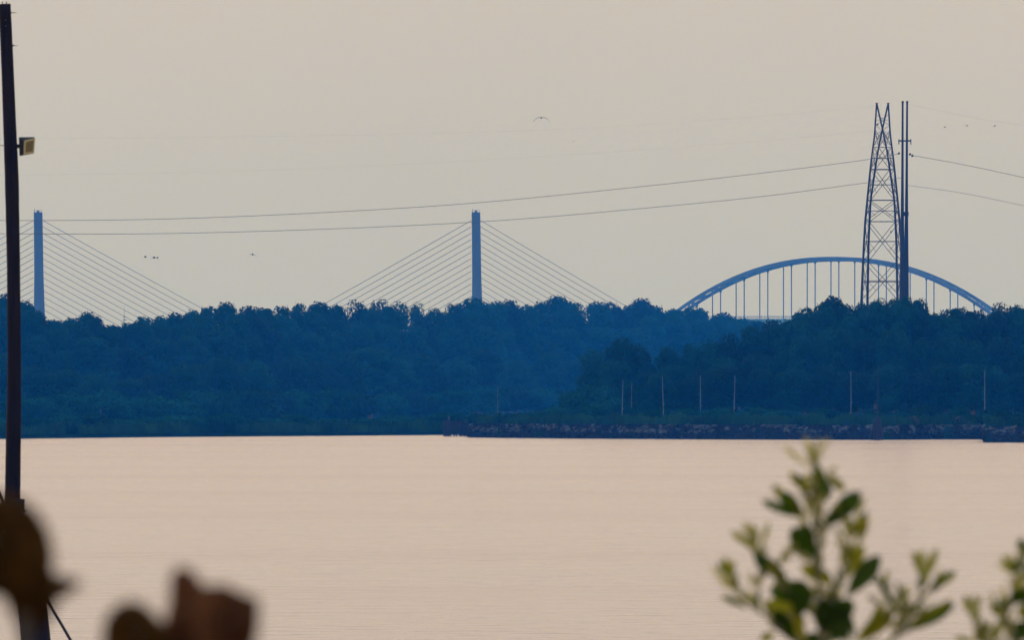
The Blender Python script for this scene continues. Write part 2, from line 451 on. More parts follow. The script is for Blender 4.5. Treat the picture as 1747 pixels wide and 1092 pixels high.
# two ochre, dried bushes on the grassy bank
M['ochre'] = mat('ochre_foliage', (.055, .055, .022), .9, var=.4, scale=1.5, spec=0.0)
def recolour(o, m_):
    for c in o.children:
        if c.name.startswith('crown'):
            c.data = c.data.copy(); c.data.materials.clear(); c.data.materials.append(m_)
for px, py, wd_, lb in ((1559, 708, 20, 'small ochre dried bush on the bank right of the dark pile cluster'), (1637, 710, 28, 'wider ochre dried bush on the bank left of the rightmost pale post')):
    d_ = lerp_table(shore, px) + 3.2
    recolour(tree(px, py, d_, wd_, lb, group=None, lib=LOW), M['ochre'])
# grass and ground cover
def ground_cover(x0, x1, n, dr, hr, name, m_, label, zb):
    rnd = random.Random(x0 + 77); vs = []; fs = []
    for _ in range(n):
        px = rnd.uniform(x0, x1); d = lerp_table(shore, px) + rnd.uniform(*dr)
        h = rnd.uniform(*hr) * (1 + .5 * noise.noise(Vector((px * .03, 0, 0))) + .7 * noise.noise(Vector((px * .17, 0, 3))))
        p = Vector((X(px, d), d, zb * bankz(px) - .05)); a = rnd.uniform(-.6, .6); wv = rnd.uniform(.05, .14)
        lean = Vector((rnd.uniform(-.3, .3), rnd.uniform(-.3, .3), 1)) * h
        q = Vector((math.cos(a), math.sin(a), 0)) * wv
        k = len(vs); vs += [tuple(p - q), tuple(p + q), tuple(p + lean + q * .4), tuple(p + lean - q * .4)]; fs.append((k, k + 1, k + 2, k + 3))
    mb = MB(); mb.add(vs, fs)
    o = mb.build(name, m_); tag(o, label, 'ground cover', kind='stuff')
ground_cover(-140, 800, 9000, (.8, 9), (.4, 1.0), 'reeds', M['under'], 'dark reeds and grass fringing the left shore', .75)
ground_cover(800, 1900, 15000, (2.2, 11), (.15, .85), 'grass', M['under'], 'green grass on the bank above the rocks', 1.0)

# riprap
def rock(mb, p, r, rnd, mi=0):
    vs = []; ico = [(0, 0, 1), (0, 0, -1)] + [(math.cos(a * 1.0472) * .9, math.sin(a * 1.0472) * .9, .25 if a % 2 else -.25) for a in range(6)]
    rot = Matrix.Rotation(rnd.uniform(0, 6.28), 3, rand_dir(rnd))
    s = Vector((rnd.uniform(.8, 1.4), rnd.uniform(.7, 1.2), rnd.uniform(.55, .95)))
    for v in ico:
        q = rot @ (Vector(v) * rnd.uniform(.8, 1.15)); vs.append(p + Vector((q.x * s.x, q.y * s.y, q.z * s.z)) * r)
    fs = []
    for a in range(6):
        b_ = (a + 1) % 6
        fs += [(0, 2 + a, 2 + b_), (1, 2 + b_, 2 + a)]
    mb.add(vs, fs, mi)
rr = random.Random(9); mb = MB()
slope = [(-1.5, -.6), (0, -.02), (1.2, .35), (2.6, .75), (4.2, 1.0), (9, 1.05)]
for _ in range(5200):
    px = rr.uniform(797, 1880); f = rr.random()
    top = 3.6 + 1.6 * noise.noise(Vector((px * .02, 0, 5))) + .8 * noise.noise(Vector((px * .08, 0, 2)))
    d0 = lerp_table(shore, px); dd = -.3 + f * top
    z = max(lerp_table(slope, dd) * 1.45, -.1) + .1 + .07 * rr.random()
    p = Vector((X(px, d0), d0 + dd, z))
    big = rr.random() < .07
    pale = noise.noise(Vector((px * .045, z, 9))) > -.05
    rock(mb, p, rr.uniform(.30, .46) if big else rr.uniform(.12, .30) * (1.25 if px > 1660 else 1), rr, 0 if (z > .55 and pale and rr.random() < .6) else 1)
# spit of rock at the right frame edge
tag(mb.build('riprap', [M['rock'], M['rockdark']]), 'dark riprap rocks lining the foot of the right shore', 'rocks', kind='stuff')
mb0 = [MB() for _ in range(5)]
for k, m_ in enumerate(mb0): rock(m_, Vector((0, 0, 0)), .33, rr)
protos = [m_.build('boulder', M['palerock']) for m_ in mb0]
spots = [(826, 728), (842, 727), (870, 729), (905, 731), (1136, 716), (1165, 727), (1212, 728), (1246, 730), (1322, 729), (1352, 730), (1380, 729), (1473, 722), (1475, 729), (1539, 726), (1549, 723), (1564, 723), (1593, 720), (1612, 727), (1628, 728), (1660, 726), (1676, 727), (1710, 735), (1722, 733), (1735, 729), (1742, 725)]
for k, (px, py) in enumerate(spots):
    d0 = lerp_table(shore, px); d = d0 + 2
    for _ in range(4): d = d0 - .5 + 3.0 * max(0, min(1.4, Z(max(py, 722), d))) 
    py = max(py, 722)
    o = protos[k] if k < 5 else protos[k % 5].copy()
    if k >= 5: C.objects.link(o)
    o.location = P(px, py, d)
    o.rotation_euler.z = rr.uniform(0, 6); s = rr.uniform(.6, 1.1); o.scale = (s, s, s * .8)
    sec = 'at the left end of the riprap' if px < 1000 else ('in the middle of the riprap' if px < 1480 else ('right of the dark pile cluster' if px < 1690 else 'on the rocky spit at the right edge'))
    tag(o, f'pale boulder {sec}', 'boulder', 'pale boulders ' + sec)

# ------------------------------------------------------------------ weathered stakes on the shore
def stake(px, y0, y1, d, label, m_='oldwood', r=.042, tip=None, bend=0):
    a = P(px, y1, d); a.z -= 0.35
    t_ = P(px + (tip or 0), y0, d)
    mb = MB(); mid = (a + t_) / 2 + Vector((bend, 0, 0))
    mb.tube([a, a.lerp(mid, .5) + Vector((bend * .3, 0, 0)), mid, mid.lerp(t_, .5) + Vector((bend * .2, 0, 0)), t_], [r * 1.15, r * 1.08, r, r * .9, r * .7], 7)
    mb.tube([mid + Vector((0, 0, -.9)), mid + Vector((.16, -.05, -.75))], [.03, .015], 5)
    tag(mb.build('wooden_post', M[m_], loc=a), label, 'post', 'pale posts along the right shore' if m_ == 'oldwood' else None)
stake(1061, 648, 712, 1150, 'pale post, leftmost of the taller ones before the headland', tip=2)
stake(1077, 652, 690, 1160, 'short faint post just right of the leftmost pale post', r=.04, tip=1, m_='greywood')
stake(1132, 643, 702, 1146, 'pale slender post left of the one with a small knob, before the headland trees', tip=-2)
stake(1195, 641, 710, 1143, 'straight pale post with a small knob halfway, second left of the wide gap', tip=0)
stake(1251, 641, 718, 1141, 'pale post leaning slightly right, last before the wide gap', tip=3, bend=.02)
stake(1451.5, 634, 706, 1135, 'lone pale post left of the dark pile cluster', tip=0, bend=.03)
stake(1680, 632, 708, 1135, 'tall pale post near the right frame edge', tip=0)
stake(172, 697, 726, 1172, 'short faint grey post on the left shore', m_='greywood', r=.045)
stake(849, 658, 706, 1330, 'thin faint post before the distant blue trees', m_='greywood', r=.035)
stake(100, 722, 747, 1150, 'short dark stub post at the left waterline', m_='wetwood', r=.12)

# dark dolphin of raking piles with tall mast
d = 1100
root = empty('pile_cluster', P(1497, 752, d), 'dark cluster of raking piles standing before the riprap', 'piles')
for x0, y0, x1, y1, r in ((1497, 712, 1497, 755, .17), (1493, 718, 1481, 755, .11), (1501, 716, 1508, 755, .11), (1494, 716, 1491, 755, .10), (1500, 718, 1500, 755, .12)):
    mb = MB(); a = P(x1, y1, d); b_ = P(x0, y0, d); a.y += rt.uniform(-.5, .5); a.z -= .3
    mb.tube([a, b_], [r, r * .8], 8); wparent(mb, 'pile', M['wetwood'], root)
mb = MB(); mb.tube([P(1497, 713, d), P(1498, 632, d)], [.04, .025], 6); wparent(mb, 'mast', M['wetwood'], root)
mb = MB(); mb.beam(P(1491, 727, d), P(1503, 727, d), .12, .12); wparent(mb, 'cross_brace', M['wetwood'], root)

# crib pier at the channel mouth
d = 1205
root = empty('timber_pier', P(776, 745, d), 'dark timber crib with bare piles at the channel mouth', 'pier')
mb = MB()
for k in range(13):
    px = 758.5 + k * 2.9
    yt = 720 + rt.uniform(-1.5, 2); yb = 741 if 3 <= k <= 8 else 747
    mb.box(((X(px, d)), d, (Z(yt, d) + Z(yb - 3, d)) / 2), (2.7 * K * d, .25, Z(yt, d) - Z(yb - 3, d)))
wparent(mb, 'plank_face', M['wetwood'], root)
mb = MB(); mb.box((X(776, d), d + 1.3, Z(722, d)), (36 * K * d, 2.2, .25)); wparent(mb, 'deck', M['wetwood'], root)
for px in (757.5, 762, 765.5, 768.5, 775, 779, 786, 793):
    mb = MB(); mb.tube([P(px, 752, d - .3), P(px, 717 + rt.uniform(-2, 3), d - .3)], .085, 7); wparent(mb, 'pile', M['wetwood'], root)
mb = MB(); mb.tube([P(766, 722, d - .3), P(766, 714, d - .3)], .05, 6); mb.box(P(766, 713, d - .3), (.2, .2, .3)); wparent(mb, 'marker', M['greywood'], root)
d = 1180
root = empty('mooring_post', P(807, 744, d), 'dark T-shaped timber post beside the crib pier', 'post')
mb = MB(); mb.tube([P(807, 748, d), P(807, 722, d)], .1, 7); wparent(mb, 'post', M['wetwood'], root)
mb = MB(); mb.beam(P(798, 725, d - .15), P(816, 724, d - .15), .15, .15); wparent(mb, 'crossbeam', M['wetwood'], root)

# ------------------------------------------------------------------ cable-stayed bridge
D = 3600; s = K * D; F = D / 6120
deck_y = 602
root = empty('cable_stayed_bridge', (X(438, D), D, 0), 'hazy blue cable-stayed bridge with two slender pylons and fans of stays', 'bridge')
def w2(fn, name, m_, parent=root):
    mb = MB(); fn(mb)
    o = mb.build(name, m_, parent)
    off = root.location if parent is root else root.location + parent.location
    o.data.transform(Matrix.Translation(-root.location)); return o
def pylon(pc):
    def f(mb):
        prof = [(362, 14.5), (372, 14.8), (470, 15.6), (512, 17.5), (560, 20), (640, 24), (690, 26)]
        for (ya, wa), (yb, wb) in zip(prof, prof[1:]):
            vs = []
            for y_, w_ in ((ya, wa), (yb, wb)):
                hx = w_ * s / 2; hy = hx * .8; cx_ = X(pc + (y_ - 362) * .012, D); z = Z(y_, D) if y_ < 690 else -1
                c_ = hx * .25
                vs += [(cx_ - hx + c_, D - hy, z), (cx_ + hx - c_, D - hy, z), (cx_ + hx, D - hy + c_, z), (cx_ + hx, D + hy - c_, z),
                       (cx_ + hx - c_, D + hy, z), (cx_ - hx + c_, D + hy, z), (cx_ - hx, D + hy - c_, z), (cx_ - hx, D - hy + c_, z)]
            mb.add(vs, [(k, k + 8, (k + 1) % 8 + 8, (k + 1) % 8) for k in range(8)] + ([tuple(range(8))] if ya == 362 else []))
    o = w2(f, 'pylon', M['concrete'])
    def g(mb):
        zt = Z(362, D)
        for dx in (-6, -2, 2, 6): mb.box((X(pc + dx, D), D - 1.0, zt + .3), (.1, .1, .6))
        mb.box((X(pc, D), D - 1.0, zt + .6), (12 * s, .09, .09))
        mb.box((X(pc - 6, D), D, zt + .5), (.15, .15, 1.0)); mb.box((X(pc, D), D, zt + .25), (.8, .7, .5))
    c = w2(g, 'top_railing', M['steel'], o)
for pc, sl_, sr, nL, nR in ((65, .548, .548, 14, 15), (812, .562, .585, 15, 15)):
    pylon(pc)
    for side, slope, n in ((-1, sl_, nL), (1, sr, nR)):
        for k in range(n):
            y0 = 376 + 10.85 * k
            if y0 > deck_y - 60: continue
            y1 = deck_y
            x0 = pc + side * 8; x1 = x0 + side * (y1 - y0) / slope
            def f(mb):
                pts = []
                for q in range(13):
                    u = q / 12; pts.append(P(x0 + (x1 - x0) * u, y0 + (y1 - y0) * u + 1.6 * 4 * u * (1 - u) * (1 - k / 20), D))
                mb.tube(pts, .085, 5)
            w2(f, 'stay_cable', M['stay'])
w2(lambda mb: mb.box((X(400, D), D, Z(deck_y + 5, D)), (2000 * s, 15, 1.9)), 'deck', M['concrete'])
w2(lambda mb: [mb.box((X(400, D), D - q, Z(deck_y, D) + .6), (2000 * s, .2, .6)) for q in (-7.3, 7.3)], 'parapet', M['concrete'])
for px in (-560, -420, -280, -140, 1000, 1120, 1240, 1370):
    w2(lambda mb: mb.box((X(px, D), D, Z(deck_y + 10, D) / 2 - .4), (2, 9, Z(deck_y + 10, D) + .4)), 'pier', M['concrete'])

# ------------------------------------------------------------------ tied-arch bridge (local frame: x along the deck)
D = 4600; s = K * D; th = math.asin(.307)
root = empty('arch_bridge', (X(1417.7, D), D, 0), 'hazy steel tied-arch bridge with paired hangers behind the lattice tower', 'bridge', rz=-th)
lx = s / math.cos(th)
def apt(t_, yb, drop=0):
    return Vector((t_ * 282 * lx, yb, Z(438 + 105 * abs(t_) ** 2.15, D) - drop))
ribdep = 1.4
for yb in (0, 11):
    mb = MB(); N = 36; vs = []; fs = []
    for i in range(N + 1):
        t_ = -1.04 + 2.08 * i / N; p = apt(t_, yb)
        tn = (apt(t_ + .01, yb) - apt(t_ - .01, yb)).normalized(); nn = Vector((-tn.z, 0, tn.x))
        dep = 1.75 - .6 * abs(t_)
        for a_, b_ in ((-.45, 0), (.45, 0), (.45, -dep), (-.45, -dep)): vs.append(p + Vector((0, a_, 0)) + nn * b_)
    for i in range(N):
        for k in range(4): fs.append((i * 4 + k, i * 4 + (k + 1) % 4, i * 4 + 4 + (k + 1) % 4, i * 4 + 4 + k))
    fs += [(3, 2, 1, 0), (N * 4, N * 4 + 1, N * 4 + 2, N * 4 + 3)]
    mb.add(vs, fs); mb.build('arch_rib', M['steel'], root)
    for k in range(-6, 7):
        t_ = k * 40.2 / 282
        a_ = apt(t_, yb, 1.4); z1 = Z(545, D)
        if a_.z - z1 < 1.5: continue
        mb = MB(); mb.beam(Vector((a_.x, yb, a_.z)), Vector((a_.x, yb, z1)), .36, .36); mb.build('hanger', M['steel'], root)
        mb = MB(); mb.box((a_.x, yb, a_.z - .2), (.8, .4, 1.1)); mb.build('gusset', M['steel'], root)
# lateral bracing between the ribs
mb = MB()
for k in range(-13, 13):
    t0, t1 = k * 20.1 / 282, (k + 1) * 20.1 / 282
    a0, a1 = apt(t0, .4, .8), apt(t0, 10.6, .8); c0, c1 = apt(t1, .4, .8), apt(t1, 10.6, .8)
    mid = (c0 + c1) / 2
    if k % 2 == 0:
        mb.beam(a0, a1, .6, .9); mb.beam(a0, mid, .45, .6); mb.beam(a1, mid, .45, .6)
    else: mb.beam(a0, a1, .5, .6)
mb.build('lateral_bracing', M['steel'], root)
mb = MB(); zd = Z(543, D)
mb.box((0, 5.5, zd - 1.0), (900 * s, 9.9, .5)); mb.box((0, -.15, zd - 1.2), (2.1 * 282 * lx, .6, 2.0)); mb.box((0, 11.15, zd - 1.2), (2.1 * 282 * lx, .6, 2.0))
mb.build('deck', M['deck'], root)
mb = MB()
for yb in (.8, 10.2):
    for z_ in (.7, 1.1): mb.box((0, yb, zd + z_ - .3), (900 * s, .1, .1))
    for i in range(120): mb.box((-103 + i * 1.73, yb, zd + .35), (.1, .1, 1.4))
mb.build('railing', M['steel'], root)
for xx in (-282 * lx, 282 * lx, -282 * lx - 24, 282 * lx + 24):
    mb = MB(); mb.box((xx, 5.5, (zd - 2.4) / 2 - .5), (3, 12, zd - 2.4 + 1)); mb.build('pier', M['concrete'], root)

# ------------------------------------------------------------------ lattice crossing tower
D = 1430; s = K * D
root = empty('lattice_tower', (X(1505.5, D), D, 0), 'tall dark steel lattice tower with twin pointed peaks before the arch', 'tower')
phi = R(33.9)
lv = [512, 481, 446, 412, 378, 341.5, 315, 289, 270, 251, 232.6, 221, 177]
OLx = [(177, 10), (221, 13), (232.6, 14), (270, 19), (289, 21), (342, 26.5), (379, 30), (412, 32), (512, 36.5), (700, 44)]
ILx = [(177, -9.5), (221, 0), (232.6, 2.4), (251, 6), (270, 9.2), (300, 13.5), (342, 19.5), (400, 22.5), (512, 24.5), (700, 28)]
def cz(y_): return Z(y_, D)
def leg(i, y_):
    ox = lerp_table(OLx, y_); ix = lerp_table(ILx, y_)
    f = max(0.0, min(1.0, (y_ - 177) / 335)) ** .7
    if y_ > 512: f = 1 + (y_ - 512) / 900
    dy = 44 * f
    xs = (-ox, -ix, ox, ix)[i]; ys = (-math.sin(phi) * dy, math.cos(phi) * dy, math.sin(phi) * dy, -math.cos(phi) * dy)[i]
    return Vector((X(1505.5, D) + xs * s, D + ys * s, max(cz(y_), -.5)))
lv2 = [700, 655, 600, 555] + lv
for i in range(4):
    mb = MB(); mb.tube([leg(i, y_) for y_ in lv2], [.15] * 6 + [.135] * 3 + [.12] * 3 + [.10] * (len(lv2) - 12), 6)
    wparent(mb, 'leg', M['darksteel'], root)
faces = [(0, 1), (1, 2), (2, 3), (3, 0)]
mb = MB(); mh = MB()
big = [700, 600, 512, 446, 378, 341.5, 289, 251, 221]
for ya, yb in zip(big, big[1:]):
    for a_, b_ in faces:
        mb.tube([leg(a_, ya), leg(b_, yb)], 0.0347, 4); mb.tube([leg(b_, ya), leg(a_, yb)], 0.0347, 4)
        m1 = (leg(a_, ya) + leg(b_, ya) + leg(a_, yb) + leg(b_, yb)) / 4
        mb.tube([leg(a_, (ya + yb) / 2), m1], 0.0211, 4); mb.tube([leg(b_, (ya + yb) / 2), m1], 0.0211, 4)
        q1 = (leg(a_, ya) * .75 + leg(b_, yb) * .25); mb.tube([q1, leg(a_, (ya + yb) / 2)], 0.0211, 4)
        q1 = (leg(b_, ya) * .75 + leg(a_, yb) * .25); mb.tube([q1, leg(b_, (ya + yb) / 2)], 0.0211, 4)
# narrow side-face zigzag between the outer and inner legs
for a_, b_ in ((0, 1), (2, 3)):
    y_ = 512
    k = 0
    while y_ > 200:
        yn = y_ - (13 if y_ > 340 else 9)
        mb.tube([leg(a_ if k % 2 else b_, y_), leg(b_ if k % 2 else a_, yn)], 0.0257, 4); y_ = yn; k += 1
for y_, r in ((481, 0.034), (412, 0.0378), (378, 0.0415), (341.5, 0.0529), (315, 0.0226), (289, 0.0679), (270, 0.0491), (251, 0.034), (232.6, 0.0264), (205, 0.0166)):
    for a_, b_ in faces: mh.tube([leg(a_, y_), leg(b_, y_)], r, 5)
    if y_ in (378, 412, 341.5, 289, 481): mh.tube([leg(0, y_), leg(2, y_)], r * .9, 5)
wparent(mb, 'cross_bracing', M['darksteel'], root); wparent(mh, 'horizontal_struts', M['darksteel'], root)
for q in (-9.7, 9.6):
    mb = MB(); p = Vector((X(1505.5 + q, D), D, Z(177, D)))
    mb.tube([p - Vector((0, 0, .6)), p + Vector((0, 0, .15))], [.1, .04], 6); mb.box(p + Vector((0, 0, .1)), (.34, .15, .1)); wparent(mb, 'peak_cap', M['darksteel'], root)
for (px, py, r) in ((1497, 212, .15), (1514.5, 256, .13), (1520, 395, .11), (1503, 233, .09)):
    mb = MB(); mb.tube([P(px, py - 1, D), P(px, py + 1.4, D)], [r * .6, r], 6); wparent(mb, 'warning_lamp', M['darksteel'], root)

# ------------------------------------------------------------------ twin steel poles
D = 1400; s = K * D
root = empty('transmission_pole_pair', (X(1543.5, D), D, 0), 'pair of tall dark steel poles joined by a short crossarm beside the lattice tower', 'power pylon')
for pt, pb, yy in ((1540, 1539.0, 0), (1547.8, 1545.9, .4)):
    prof = [(173, 1.8), (180, 1.6), (240, 1.9), (300, 2.2), (360, 2.8), (430, 3.8), (470, 4.4), (512, 4.9), (700, 6.2)]
    pts = [Vector((X(pt + (pb - pt) * (y_ - 173) / 340, D), D + yy, Z(y_, D) if y_ < 700 else -.5)) for y_, _ in prof]
    mb = MB(); mb.tube(pts, [r * s for _, r in prof], 12); pole_ = wparent(mb, 'pole', M['darksteel'], root, True)
    mb = MB(); mb.tube([P(pt, 172, D), P(pt, 175, D)], 2.1 * s, 10); c = wparent(mb, 'cap', M['darksteel'], root)
mb = MB(); mb.beam(P(1533, 240, D), P(1554.5, 240, D), .15, .18); wparent(mb, 'crossarm', M['darksteel'], root)
mb = MB(); mb.box(P(1543.6, 365, D), (13 * s, .6, 7 * s)); wparent(mb, 'tie_collar', M['darksteel'], root)
mb = MB(); mb.box(P(1543.6, 462, D), (9 * s, .45, 64 * s)); wparent(mb, 'tie_plate', M['darksteel'], root)
for px, py in ((1533.5, 243), (1554, 243)):
    mb = MB(); mb.tube([P(px, 237, D), P(px, 246, D)], [.06, .06], 6); wparent(mb, 'arm_bracket', M['darksteel'], root)
for px, py in ((1533.5, 261.5), (1552.5, 263), (1556.5, 265.5)):
    mb = MB(); mb.tube([P(px - 1.6, py + 1, D), P(px + 1.6, py - 1, D)], [.1, .14], 6); wparent(mb, 'insulator', M['darksteel'], root)

# ------------------------------------------------------------------ power lines
def wire(pts, r, label, d0=1400, d1=None, name='power_line', gaps=None):
    d1 = d1 or d0; mb = MB(); p3 = []
    x0, x1 = pts[0][0], pts[-1][0]
    # smooth interpolation through the points
    xs = [x0 + (x1 - x0) * i / 60 for i in range(61)]
    tb = sorted(pts)
    def cr_(x):
        n = len(tb); i = 0
        while i < n - 2 and x > tb[i + 1][0]: i += 1
        p0 = tb[max(i - 1, 0)]; p1 = tb[i]; p2 = tb[i + 1]; p3_ = tb[min(i + 2, n - 1)]
        u = (x - p1[0]) / (p2[0] - p1[0]); h = p2[0] - p1[0]
        m1 = (p2[1] - p0[1]) / max(p2[0] - p0[0], 1) * h; m2 = (p3_[1] - p1[1]) / max(p3_[0] - p1[0], 1) * h
        return (2*u**3-3*u**2+1)*p1[1] + (u**3-2*u**2+u)*m1 + (-2*u**3+3*u**2)*p2[1] + (u**3-u**2)*m2
    for i, x in enumerate(xs):
        p3.append(P(x, cr_(x), d0 + (d1 - d0) * i / 60))
    mb.tube(p3, r, 5)
    tag(mb.build(name, M['wire'], loc=p3[0]), label, 'cable')
wire([(1533, 262), (1480, 272), (1300, 295), (1100, 317.5), (811, 346), (560, 362), (300, 373), (80, 376), (-250, 374)], 0.0302, 'upper dark wire sagging left from the twin poles past both pylons', 1400, 1340)
wire([(1538, 303), (1475, 312), (1300, 335), (1100, 355), (860, 375.5), (600, 389), (300, 398), (80, 399), (-250, 396)], 0.0302, 'lower dark wire sagging left from the twin poles, crossing the central pylon', 1400, 1340)
wire([(1557, 265), (1640, 280), (1747, 303), (1900, 340)], 0.0302, 'upper wire running right from the twin poles out of frame', 1400, 1430)
wire([(1548, 316), (1640, 329), (1747, 351), (1900, 385)], 0.0226, 'lower wire running right from the twin poles out of frame', 1400, 1430)
wire([(1496, 180), (1300, 198), (1000, 218), (700, 228), (400, 233), (100, 236), (-250, 236)], 0.0042, 'very faint high wire running left from the tower peaks', 1430, 1380)
wire([(1505, 222), (1300, 240), (1000, 262), (700, 280), (400, 292), (100, 298), (-250, 299)], 0.0045, 'barely visible wire between the high wire and the two dark wires', 1430, 1380)
wire([(1548, 177), (1600, 188), (1680, 204), (1747, 213), (1900, 232)], 0.006, 'very faint high wire running right from the pole tops', 1400, 1430)

# far mast behind the left trees
D = 3300
root = empty('radio_mast', (X(212, D), D, 0), 'thin faint mast poking above the trees right of the left pylon', 'mast')
mb = MB(); mb.tube([Vector((X(212, D), D, 0)), P(212, 522, D)], [.25, .04], 5); wparent(mb, 'mast_shaft', M['steel'], root)
mb = MB(); mb.beam(P(210, 541, D), P(215, 541, D), .2, .2); mb.beam(P(209, 546, D), P(216, 546, D), .2, .2); wparent(mb, 'crossbar', M['steel'], root)

# ------------------------------------------------------------------ birds
def bird(px, py, d, span, label, pts, body=.09, rz=0.0, thin=.5):
    """pts: right-wing/left-wing outline as (x, z) in half-spans; one mesh with fuselage and two wings"""
    mb = MB(); S = span / 2
    bl = S * .32
    # body: along y/x, tapered
    ax = Vector((math.sin(rz), math.cos(rz), 0))
    mb.tube([ax * -bl * 1.1, ax * -bl * .7, ax * 0, ax * bl * .7, ax * bl], [body * S * .25, body * S * .8, body * S, body * S * .6, body * S * .2], 8)
    for side in (-1, 1):
        pr = [(0, 0, .30)] + pts[0 if side < 0 else 1]
        vs = []
        for x_, z_, c_ in pr:
            px_ = Vector((x_ * S * side * math.cos(rz), -x_ * S * side * math.sin(rz) * .4, z_ * S))
            vs += [px_ + ax * c_ * S * .5, px_ - ax * c_ * S * .5, px_ - ax * c_ * S * .4 - Vector((0, 0, .14 * S * thin)), px_ + ax * c_ * S * .4 - Vector((0, 0, .14 * S * thin))]
        fs = []
        for i in range(len(pr) - 1):
            for k in range(4): fs.append((i * 4 + k, i * 4 + (k + 1) % 4, i * 4 + 4 + (k + 1) % 4, i * 4 + 4 + k))
        n = len(pr) - 1; fs.append((n * 4, n * 4 + 1, n * 4 + 2, n * 4 + 3))
        mb.add(vs, fs)
    l = P(px, py, d); o = mb.build('bird', M['bird']); o.location = l
    tag(o, label, 'bird', None); return o
gull = [[(.35, .06, .28), (.7, -.12, .18), (1, -.45, .04)], [(.35, .05, .28), (.7, -.10, .18), (1, -.42, .04)]]
flat = [[(.5, .12, .25), (1, -.05, .05)], [(.5, .1, .25), (1, -.1, .05)]]
up = [[(.5, .2, .3), (1, .1, .05)], [(.5, .3, .3), (1, .35, .05)]]
bird(923.5, 200.5, 870, 1.22, 'large soaring bird with drooping wingtips, high above the central pylon', gull, .11, thin=.3)
bird(248, 438, 1300, 0.62, 'tiny bird, leftmost of the trio above the left stays', flat, 0.36, .9)
bird(263, 439.5, 1300, 0.78, 'small bird in the middle of the trio above the left stays', flat, 0.32, .5)
bird(268.8, 439.8, 1300, 0.47, 'small bird, rightmost and closest follower of the trio above the left stays', up, 0.45, 1.0)
bird(431, 434, 1300, 0.85, 'lone small bird with arched wings between the two pylons', [[(.5, .05, .22), (1, .0, .05)], [(.5, -.1, .25), (1, -.4, .05)]], 0.25, .4)
bird(1612, 216.5, 1300, 0.44, 'tiny bird right of the poles, leftmost of three in a row', up, 0.36, .6)
bird(1650, 214, 1300, 0.44, 'tiny bird right of the poles, middle of three in a row', flat, 0.36, .3)
bird(1697, 214.5, 1300, 0.44, 'tiny bird right of the poles, rightmost of three in a row', up, 0.40, .9)
bird(979, 240.5, 1300, 0.33, 'faint speck of a bird just below right of the large soaring bird', flat, 0.27, .4)
bird(1165, 157, 1300, 0.28, 'faint speck of a bird high above the left foot of the arch', flat, 0.27, .4)

# ------------------------------------------------------------------ leaning utility pole with floodlight, and the pile it is bolted to
D = 150; s = K * D
root = empty('utility_pole', P(22, 1000, D), 'tall dark leaning timber pole with a floodlight at the left edge', 'pole')
prof = [(6, 8, 10.3), (120, 13, 10.6), (200, 16, 11), (300, 20, 12), (450, 23, 11.3), (600, 24.3, 11.6), (680, 24, 12.2), (750, 22.8, 13), (850, 21.5, 13.2), (950, 22, 13.4), (985, 23, 13.4)]
mb = MB()
pts = []; rad = []
for i in range(60):
    y_ = 6 + (985 - 6) * i / 59
    pts.append(P(lerp_table([(a, b_) for a, b_, _ in prof], y_), y_, D)); rad.append(s * lerp_table([(a, c) for a, _, c in prof], y_) * (1 + .03 * noise.noise(Vector((0, i * .6, 2)))))
mb.tube(pts, rad, 18); wparent(mb, 'pole_shaft', M['pole'], root, True)
for x0, x1, y_ in ((16, 28, 21), (20, 30, 77), (10, -2, 248)):
    mb = MB(); mb.tube([P(x0, y_, D), P((x0 * .3 + x1 * .7), y_, D), P(x1, y_ + (0 if x1 > 0 else -.5), D)], [.9 * s, .5 * s, .55 * s], 6)
    q = P(x0 + (2.4 if x1 > x0 else -2), y_, D); mb.tube([q - Vector((1.5 * s, 0, 0)), q + Vector((1.5 * s, 0, 0))], [2.0 * s, 1.0 * s], 6)
    wparent(mb, 'step_pin', M['metal'], root)
for x_, y_ in ((9.3, 33.5), (10, 43.5)):
    mb = MB(); q = P(x_, y_, D - .085); mb.tube([q, q + Vector((0, -.012, 0))], .006, 8); wparent(mb, 'bolt_head', M['palerock'], root)
for x_, y_ in ((4, 2), (11, 2)):
    mb = MB(); mb.tube([P(x_, 8, D), P(x_, y_, D)], .006, 6); wparent(mb, 'top_bolt', M['metal'], root)
mb = MB(); mb.box(P(30, 863, D - .02), (24 * s, .22, 23 * s)); mb.tube([P(41, 868, D), P(44, 873, D)], .01, 6); wparent(mb, 'bracket_box', M['metal'], root)
# floodlight: deep housing narrowing to the rear, glass turned right and down towards the viewer
fl = empty('floodlight', P(46, 249, D), 'small square floodlight with tan rim bolted to the leaning pole', 'floodlight')
hx = [(31, 233), (59.5, 234), (57, 262), (40, 266)]
mb = MB()
def q3(px, py, dd): return P(px, py, D + dd)
rear = [q3(32, 236, .10), q3(40, 235, .16), q3(40, 259, .16), q3(33, 264, .10)]
front = [q3(41, 239.5, -.10), q3(59.3, 234.8, -.02), q3(57.2, 261.3, -.02), q3(40, 263.5, -.10)]
midf = [q3(33, 233.5, -.04), q3(58, 233.2, .06), q3(56, 261.8, .06), q3(34, 266, -.04)]
mb.add(rear + midf + front, [(3, 2, 1, 0)] + [(k, (k + 1) % 4, (k + 1) % 4 + 4, k + 4) for k in range(4)] + [(k + 4, (k + 1) % 4 + 4, (k + 1) % 4 + 8, k + 8) for k in range(4)])
wparent(mb, 'housing', M['lamphouse'], fl)
mb = MB(); fr = front
cen = sum(fr, Vector()) / 4
nrm = (fr[1] - fr[0]).cross(fr[3] - fr[0]).normalized()
if nrm.y > 0: nrm = -nrm
inn = [cen + (p - cen) * .72 for p in fr]
o1 = [p + nrm * .012 for p in fr]; i1 = [p + nrm * .012 for p in inn]; i0 = [p - nrm * .004 for p in inn]
